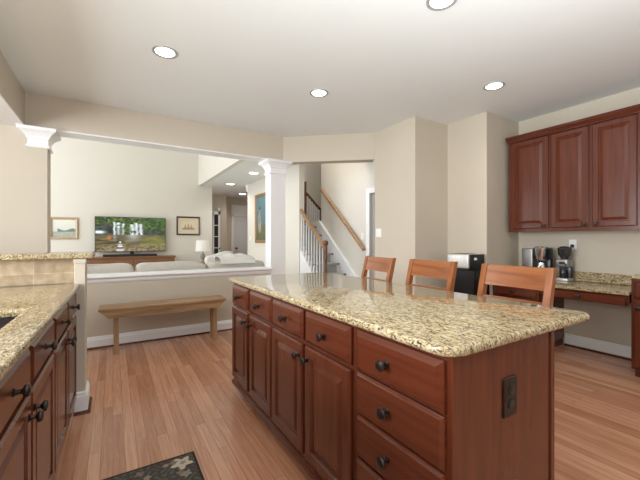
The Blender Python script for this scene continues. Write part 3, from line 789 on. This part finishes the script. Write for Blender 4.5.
# throw draped over the last back cushion
m = MB(); nx, ny = 16, 14; G = []
for i in range(nx + 1):
    row = []
    for j in range(ny + 1):
        u_ = i / nx; v_ = j / ny
        x = 1.30 + .52 * u_; a = math.pi * v_
        yy = 5.012 - .192 * math.cos(a); zz = .88 + .10 * math.sin(a) ** .7 if 0 < v_ < 1 else .88
        zz += (.035 * math.sin(math.pi * u_) + .012 * math.sin(u_ * 17 + v_ * 4)) * math.sin(a)
        row.append((x + .01 * math.sin(v_ * 9), yy, zz))
    G.append(row)
top = [[m.bm.verts.new(p) for p in r] for r in G]; bot = [[m.bm.verts.new((p[0], 5.012 + (p[1] - 5.012) * .94, p[2] - .010)) for p in r] for r in G]
for i in range(nx):
    for j in range(ny):
        m.bm.faces.new((top[i][j], top[i + 1][j], top[i + 1][j + 1], top[i][j + 1])); m.bm.faces.new((bot[i][j], bot[i][j + 1], bot[i + 1][j + 1], bot[i + 1][j]))
for i in range(nx):
    for j in (0, ny): m.bm.faces.new((top[i][j], bot[i][j], bot[i + 1][j], top[i + 1][j]))
for j in range(ny):
    for i in (0, nx): m.bm.faces.new((top[i][j], top[i][j + 1], bot[i][j + 1], bot[i][j]))
tag(m.build('throw_blanket', THROW, None, True), 'white throw blanket heaped over the right end of the sofa back', 'blanket')

# console, television, soundbar
t = thing('media_console', 'reddish brown wooden console under the television', 'cabinet', (.4, 9.35, 0))
MB().box(-.50, 1.32, 9.10, 9.56, .06, .795, .004).build('body', WALNUT, t)
MB().box(-.53, 1.35, 9.07, 9.58, .7955, .828, .006, 2).build('top', WALNUT, t)
for k in range(4):
    x0 = -.48 + k * .45; f_ = MB().rings((x0, 9.10, .10), (1, 0, 0), (0, 0, 1), (0, -1, 0), .43, .66, [(0, 0), (0, .014), (.05, .014), (.06, .004), (.09, .01)]).build('door', WALNUT, t)
    knob((x0 + (.39 if k % 2 == 0 else .04), 9.087, .45), (0, -1, 0), f_)
for x in (-.46, 1.24): MB().box(x, x + .06, 9.12, 9.5, 0, .0595).build('foot', WALNUT, t)
def n2(x, y): return math.sin(x * 12.9898 + y * 78.233) * 43758.5453 % 1
def sn(x, y):
    i, j = math.floor(x), math.floor(y); a, b = x - i, y - j; a = a * a * (3 - 2 * a); b = b * b * (3 - 2 * b)
    return (n2(i, j) * (1 - a) + n2(i + 1, j) * a) * (1 - b) + (n2(i, j + 1) * (1 - a) + n2(i + 1, j + 1) * a) * b
def fb(x, y): return .5 * sn(x, y) + .3 * sn(x * 2.1 + 7, y * 2.1) + .2 * sn(x * 4.3, y * 4.3 + 3)
def mixc(a, b, t): t = max(0, min(1, t)); return tuple(p + (q - p) * t for p, q in zip(a, b))
def tv_col(u, v):
    f1 = fb(u * 22, v * 14)
    c = mixc((.008, .013, .009), (.05, .055, .045), (f1 - .35) * 3)
    canopy = .80 - .16 * math.sin(u * 3.1 + .2) + .12 * math.sin(u * 11) if u < .62 else .74 - (u - .62) * .55 + .07 * math.sin(u * 16)
    if v > canopy + (f1 - .5) * .18:
        c = mixc((.008, .022, .004), (.10, .16, .03), (fb(u * 34 + 5, v * 26) - .40) * 2.6)
        if u > .62 or u < .1: c = mixc(c, (.03, .07, .015), .35)
    if .49 < v < .86 and fb(u * 26 + 9, v * 12) > .33:
        for (cx, w, t_) in ((.255, .018, .86), (.31, .03, .84), (.375, .022, .82), (.50, .035, .80), (.56, .03, .84), (.625, .03, .82)):
            wob = cx + .004 * math.sin(v * 30 + cx * 40) + (.86 - v) * (.03 if cx > .4 else 0)
            g = math.exp(-((u - wob) / w) ** 2 * 2) * (v < t_) * (.35 + .85 * fb(u * 60, v * 10))
            if cx in (.31, .375) and v < .7: g *= .5
            c = mixc(c, (.70, .76, .82), g * .9)
    if v < .49:
        c = mixc((.035, .034, .016), (.15, .115, .045), (fb(u * 9, v * 22) - .25) * 1.8)
        g = math.exp(-((u - .52) / .09) ** 2) * max(0, (v - .22) / .27); c = mixc(c, (.40, .40, .36), g * .75)
        g = math.exp(-((u - .26) / .02) ** 2) * max(0, (v - .25) / .24); c = mixc(c, (.35, .36, .36), g * .6)
        g = math.exp(-((u - .85) / .2) ** 2) * (v > .15); c = mixc(c, (.20, .22, .03), g * .45 * fb(u * 18, v * 30) * 1.6)
        if v > .40: c = mixc(c, (.03, .04, .02), (v - .40) * 6 * (1 - math.exp(-((u - .5) / .15) ** 2)))
        if v < .22: c = mixc(c, (.33, .26, .16), (fb(u * 30, v * 26) - .35) * 2.0 * (1 - v * 3))
    g = math.exp(-((u - .185) / .03) ** 2 - ((v - .40) / .055) ** 2); c = mixc(c, (.50, .16, .04), g * .7)
    g = math.exp(-((u - .05) / .06) ** 2 - ((v - .56) / .035) ** 2); c = mixc(c, (.75, .85, .92), g * 1.1)
    for (cy, hw, hh, cc) in ((.04, .060, .04, (.42, .42, .40)), (.10, .045, .025, (.05, .05, .05)), (.145, .040, .022, (.55, .55, .54)), (.19, .032, .02, (.45, .42, .40)), (.235, .025, .02, (.20, .11, .12)), (.275, .016, .018, (.62, .62, .64))):
        if ((u - .335) / hw) ** 2 + ((v - cy) / hh) ** 2 < 1: c = cc
    return c
t = thing('television', 'large flat television showing a waterfall and pool on the far wall', 'television', (.4, 9.5, .94))
MB().box(-.365, 1.16, 9.50, 9.555, .935, 1.780, .004).build('case', BLACK, t)
grid_picture('screen', (-.355, 9.498, .945), (1, 0, 0), (0, 0, 1), 1.505, .825, 200, 112, tv_col, SCREEN, t)
MB().box(.25, .55, 9.40, 9.54, .8285, .845, .003).build('stand_foot', BLACK, t)
MB().box(.36, .44, 9.51, 9.54, .845, .94).build('stand_neck', BLACK, t)
tag(MB().box(-.20, .93, 9.20, 9.30, .8285, .885, .01, 2).build('soundbar', BLACK), 'long black soundbar on the console below the television', 'soundbar')

def frame_pic(name, label, O, U, w, h, fw, fm, fn, nu, nv, matw=0, group=None, prof=.02):
    """framed picture hung on a wall; O lower corner on the wall, U across, outward = U x Z rotated"""
    O, U = Vector(O), Vector(U); V = Vector((0, 0, 1)); N = U.cross(V)
    t = thing(name, label, 'picture', O + U * w / 2)
    m = MB()
    prev = None; rings = []
    for ins, dp in ((0, .001), (0, prof), (fw * .35, prof + .012), (fw * .8, prof), (fw, prof * .6), (fw, .001)):
        rings.append([m.bm.verts.new(O + U * a + V * b + N * dp) for a, b in ((ins, ins), (w - ins, ins), (w - ins, h - ins), (ins, h - ins))])
    for p, q in zip(rings, rings[1:] + rings[:1]):
        for i in range(4): m.bm.faces.new((p[i], p[(i + 1) % 4], q[(i + 1) % 4], q[i]))
    m.build('frame', fm, t)
    i2 = fw
    if matw:
        m = MB(); P = O + U * fw + V * fw
        rs = [[m.bm.verts.new(P + U * a + V * b + N * d_) for a, b in ((k, k), (w - 2 * fw - k, k), (w - 2 * fw - k, h - 2 * fw - k), (k, h - 2 * fw - k))] for k, d_ in ((0, .002), (0, .008), (matw, .008), (matw, .002))]
        for p, q in zip(rs, rs[1:] + rs[:1]):
            for i in range(4): m.bm.faces.new((p[i], p[(i + 1) % 4], q[(i + 1) % 4], q[i]))
        m.build('mat_board', MATB, t); i2 = fw + matw
    grid_picture('picture', O + U * i2 + V * i2 + N * .005, U, V, w - 2 * i2, h - 2 * i2, nu, nv, fn, PAINT, t, t=.003)
    return t
def land_col(u, v):
    c = mixc((.55, .62, .60), (.78, .76, .66), v + .2 * fb(u * 5, v * 6))
    if v < .42 + .06 * math.sin(u * 9) and u > .2 and v > .28: c = mixc((.10, .14, .13), (.25, .30, .24), fb(u * 20, v * 20))
    if v < .30: c = mixc((.30, .33, .26), (.50, .52, .44), fb(u * 14, v * 20))
    return c
def ship_col(u, v):
    c = (.72, .63, .45)
    if v < .26: c = mixc((.28, .33, .30), (.42, .45, .38), fb(u * 20, v * 30))
    for cx, hh in ((.26, .42), (.50, .55), (.74, .40)):
        if .26 < v < .26 + hh and abs(u - cx) < .10 * (1 - (v - .26) / (hh * 1.35)): c = (.50, .24, .10) if math.sin(v * 40) > -.6 else (.66, .45, .25)
        if .20 < v < .27 and abs(u - cx) < .10: c = (.10, .06, .04)
    return c
def port_col(u, v):
    c = mixc((.05, .10, .11), (.13, .24, .27), v * .9 + .25 * fb(u * 6, v * 8))
    if v < .34: c = mixc((.06, .075, .04), (.16, .17, .08), fb(u * 10, v * 14))
    if ((u - .32) / .16) ** 2 + ((v - .40) / .24) ** 2 < 1: c = mixc((.20, .17, .13), (.42, .38, .31), fb(u * 12, v * 9))
    if ((u - .32) / .06) ** 2 + ((v - .68) / .045) ** 2 < 1: c = (.40, .25, .17)
    if ((u - .32) / .08) ** 2 + ((v - .735) / .03) ** 2 < 1: c = (.05, .04, .03)
    return c
frame_pic('framed_picture', 'small landscape picture in a worn light wood frame, left of the television', (-1.215, 9.598, 1.24), (1, 0, 0), .53, .50, .055, LIMEW, land_col, 40, 36)
frame_pic('framed_picture', 'dark framed picture of sailing ships with a cream mat, right of the television', (1.43, 9.598, 1.35), (1, 0, 0), .60, .50, .04, DARKFR, ship_col, 60, 44, .10)
frame_pic('framed_picture', 'tall gilt framed figure painting on the hall wall beside the column', (3.088, 8.15, 1.15), (0, -1, 0), .80, 1.2, .07, GILT, port_col, 50, 76)

# lamp and side table
t = thing('side_table', 'small dark side table under the lamp, mostly hidden behind the sofa', 'table', (2.0, 9.1, 0))
MB().lathe((2.0, 9.1, 0), [(.26, .60), (.27, .61), (.27, .63), (.26, .64)], n=24).build('tabletop', WALNUT, t, True)
for a_ in range(3):
    a_ = a_ * 2.094; MB().bar((2.0 + .2 * math.cos(a_), 9.1 + .2 * math.sin(a_), 0), (2.0 + .15 * math.cos(a_), 9.1 + .15 * math.sin(a_), .60), .03, .03, (1, 0, 0.01)).build('leg', WALNUT, t)
t = thing('table_lamp', 'table lamp with a cream drum shade under the ship picture', 'lamp', (2.0, 9.1, .6405))
MB().lathe((2.0, 9.1, .6405), [(.07, 0), (.07, .015), (.03, .03), (.025, .05), (.055, .10), (.060, .15), (.045, .20), (.018, .24), (.012, .27), (.012, .36)], n=18).build('base', CERAM, t, True)
m = MB(); prof = [(.185, .93), (.165, 1.21), (.162, 1.21), (.182, .93)]; n = 28; rs = []
for r_, z_ in prof: rs.append([m.bm.verts.new((2.0 + r_ * math.cos(2 * math.pi * i / n), 9.1 + r_ * math.sin(2 * math.pi * i / n), z_)) for i in range(n)])
for p, q in zip(rs, rs[1:] + rs[:1]):
    for i in range(n): m.bm.faces.new((p[i], p[(i + 1) % n], q[(i + 1) % n], q[i]))
m.build('lamp_shade', SHADE, t, True)
MB().lathe((2.0, 9.1, 1.0), [(.012, 0), (.03, .04), (.035, .07), (.02, .10)], n=12).build('bulb', BULB, t, True)

# ================================================================== APPLIANCES
# black mini fridge and toaster in the nook
t = thing('mini_fridge', 'black waist-high mini fridge in the nook behind the stools, under the toaster', 'fridge', (3.62, 2.46, 0))
MB().box(3.50, 3.775, 2.33, 2.62, .03, .872, .006, 2).build('body', BLACKM, t)
MB().box(3.470, 3.4995, 2.33, 2.62, .035, .868, .006, 2).build('door', BLACKM, t)
for x in (3.52, 3.73):
    for y in (2.35, 2.58): MB().lathe((x, y, 0), [(.015, 0), (.015, .03)], n=10).build('foot', BLACK, t)
t = thing('toaster', 'stainless steel toaster with black end panel on the black fridge', 'toaster', (3.60, 2.53, .873))
MB().box(3.462, 3.755, 2.398, 2.690, .888, 1.055, .018, 4).build('body', STEEL, t, True)
MB().box(3.480, 3.752, 2.384, 2.3975, .888, 1.052, .006, 3).build('end_panel', BLACK, t, True)
MB().box(3.470, 3.750, 2.40, 2.688, .873, .888, .003).build('base', BLACK, t)
for x in (3.53, 3.60, 3.67): MB().box(x - .012, x + .012, 2.43, 2.66, 1.0552, 1.058).build('slot', BLACK, t)
MB().box(3.55, 3.59, 2.368, 2.3838, .985, 1.015, .004, 2).build('lever', PLATE, t)


# coffee maker
def P_on(px, py, h):
    u = (px - 320) / F_PX; s, c = math.sin(YAW), math.cos(YAW); z = (h - 1.22) * F_PX / (240 - py); return z * (s + u * c), z * (c - u * s)
cx, cy = 4.27, 2.04
t = thing('coffee_maker', 'black and steel drip coffee maker on the desktop corner under the cabinet', 'coffee maker', (cx, cy, .7605))
Z = .7605
MB().box(cx - .11, cx + .11, cy + .02, cy + .17, Z, Z + .36, .012, 3).build('water_tank', DSTEEL, t, True)
MB().box(cx - .12, cx + .11, cy - .15, cy + .019, Z, Z + .035, .008, 2).build('warming_base', BLACK, t, True)
MB().box(cx + .02, cx + .11, cy - .15, cy + .019, Z + .035, Z + .24, .008, 2).build('column', BLACK, t, True)
hd = MB().box(cx - .10, cx + .11, cy - .15, cy + .019, Z + .24, Z + .37, .02, 3).build('brew_head', BLACK, t, True)
MB().lathe((cx - .05, cy - .066, Z + .225), [(.055, 0), (.075, .06), (.083, .15), (.07, .158)], n=24).build('filter_basket', CHROME, t, True)
MB().lathe((cx - .045, cy - .066, Z + .036), [(.055, 0), (.068, .02), (.068, .09), (.045, .14), (.045, .165), (.02, .17)], n=24).build('carafe', CHROME, t, True)
MB().tube([(cx - .105, cy - .09, Z + .05), (cx - .145, cy - .10, Z + .06), (cx - .15, cy - .10, Z + .14), (cx - .085, cy - .09, Z + .165)], .008).build('carafe_handle', BLACK, t, True)
t.scale = (.86, .82, 1)
# grinder
gx, gy = P_on(561, 281, .76); gx += .06; gy -= .01
t = thing('coffee_grinder', 'steel espresso style coffee grinder with dark hopper, right of the coffee maker', 'coffee grinder', (gx, gy, Z))
MB().box(gx - .085, gx + .085, gy - .075, gy + .075, Z, Z + .03, .006, 2).build('base', STEEL, t, True)
MB().box(gx + .01, gx + .085, gy - .075, gy + .075, Z + .03, Z + .16, .006, 2).build('body', BLACK, t, True)
MB().lathe((gx - .035, gy, Z + .0305), [(.035, 0), (.037, .05), (.037, .09), (.03, .1)], n=18).build('grounds_cup', GLASSD, t, True)
MB().box(gx - .085, gx + .085, gy - .075, gy + .075, Z + .16, Z + .245, .012, 3).build('head', DSTEEL, t, True)
MB().box(gx - .0865, gx - .0845, gy - .045, gy + .03, Z + .19, Z + .215).build('control_panel', BLACK, t)
MB().lathe((gx - .085, gy - .055, Z + .185), [(.012, 0), (.012, .012), (.009, .014)], (-1, 0, 0), 12).build('dial', BLACK, t, True)
MB().lathe((gx, gy, Z + .245), [(.045, 0), (.05, .02), (.078, .05), (.085, .12), (.085, .125), (.06, .14), (.015, .145)], n=24).build('hopper', GLASSD, t, True)

t.scale = (.85, .78, 1)
# ================================================================== PLATES ON THE WALLS
def plate_x(name, label, x, y, z, w=.075, h=.12, two=False, sw=True):
    t = thing(name, label, 'outlet' if not sw else 'switch', (x, y, z - h / 2))
    MB().box(x - .006, x - .0005, y - w / 2, y + w / 2, z - h / 2, z + h / 2, .002).build('plate', PLATE, t)
    if sw:
        for k in ((-.022, .022) if two else (0,)): MB().box(x - .011, x - .006, y + k - .008, y + k + .008, z - .018, z + .018, .002).build('toggle', PLATE, t)
    else:
        for k in (-.024, .024): MB().lathe((x - .006, y, z + k), [(.016, 0), (.016, .003), (.013, .004)], (-1, 0, 0), 14).build('socket', PLATE, t)
plate_x('light_switch', 'white double light switch on the cream wall above the far stool', 3.18, 3.60, 1.32, .115, .12, True)
plate_x('light_switch', 'small white switch on the stair wall beside the door casing', 3.90, 4.86, 1.29, .075)
plate_x('light_switch', 'small white switch on the hall wall left of the gilt painting', 3.09, 8.55, 1.27, .09)
ow = thing('wall_outlet', 'white wall outlet above the desk backsplash near the coffee grinder', 'outlet', (4.49, 1.77, 1.10))
MB().box(4.484, 4.4895, 1.735, 1.81, 1.105, 1.225, .002).build('plate', PLATE, ow)
MB().box(4.455, 4.4838, 1.757, 1.788, 1.135, 1.170, .004).build('plug', BLACK, ow)

# ================================================================== RECESSED LIGHTS
def downlight(x, y, z, label, r=.075, energy=14, sq=False, group='recessed ceiling lights in the kitchen'):
    t = thing('recessed_light', label, 'ceiling light', (x, y, z), group)
    m = MB(); rs = []; n = 32
    for rr_, zz in ((r + .022, z - .0005), (r + .020, z - .006), (r, z - .004), (r - .004, z - .0005)):
        rs.append([m.bm.verts.new((x + rr_ * math.cos(2 * math.pi * i / n), y + rr_ * math.sin(2 * math.pi * i / n), zz)) for i in range(n)])
    for p, q in zip(rs, rs[1:] + rs[:1]):
        for i in range(n): m.bm.faces.new((p[i], p[(i + 1) % n], q[(i + 1) % n], q[i]))
    m.build('trim_ring', RING, t, True)
    MB().lathe((x, y, z - .0035), [(r - .003, 0), (r - .003, .003)], n=32).build('lens', LENS, t)
    l = bpy.data.lights.new('downlight', 'SPOT'); l.energy = energy; l.spot_size = R(140); l.spot_blend = .8; l.shadow_soft_size = .07; l.color = (1, .96, .91)
    lo = bpy.data.objects.new('downlight', l); C.objects.link(lo); lo.location = (0, 0, -.012); lo.parent = t
    return t
downlight(.361, 2.997, H, 'round recessed ceiling light at the upper left of the photo')
downlight(1.827, 2.994, H, 'round recessed ceiling light near the middle, above the far end of the island')
downlight(3.225, 1.948, H, 'round recessed ceiling light on the right, near the wall cabinets')
downlight(1.787, 1.424, H, 'round recessed ceiling light cut by the top edge of the photo')
for (px, py, lb) in ((253.5, 173, 'hall ceiling light nearest the column capital'), (230.5, 184, 'hall ceiling light leftmost of the three small ones'), (242.5, 194, 'farthest small hall ceiling light above the white door')):
    x, y = P_on(px, py, 2.70); downlight(x, y, 2.70, lb, .10, 45, group='small recessed lights in the hall')
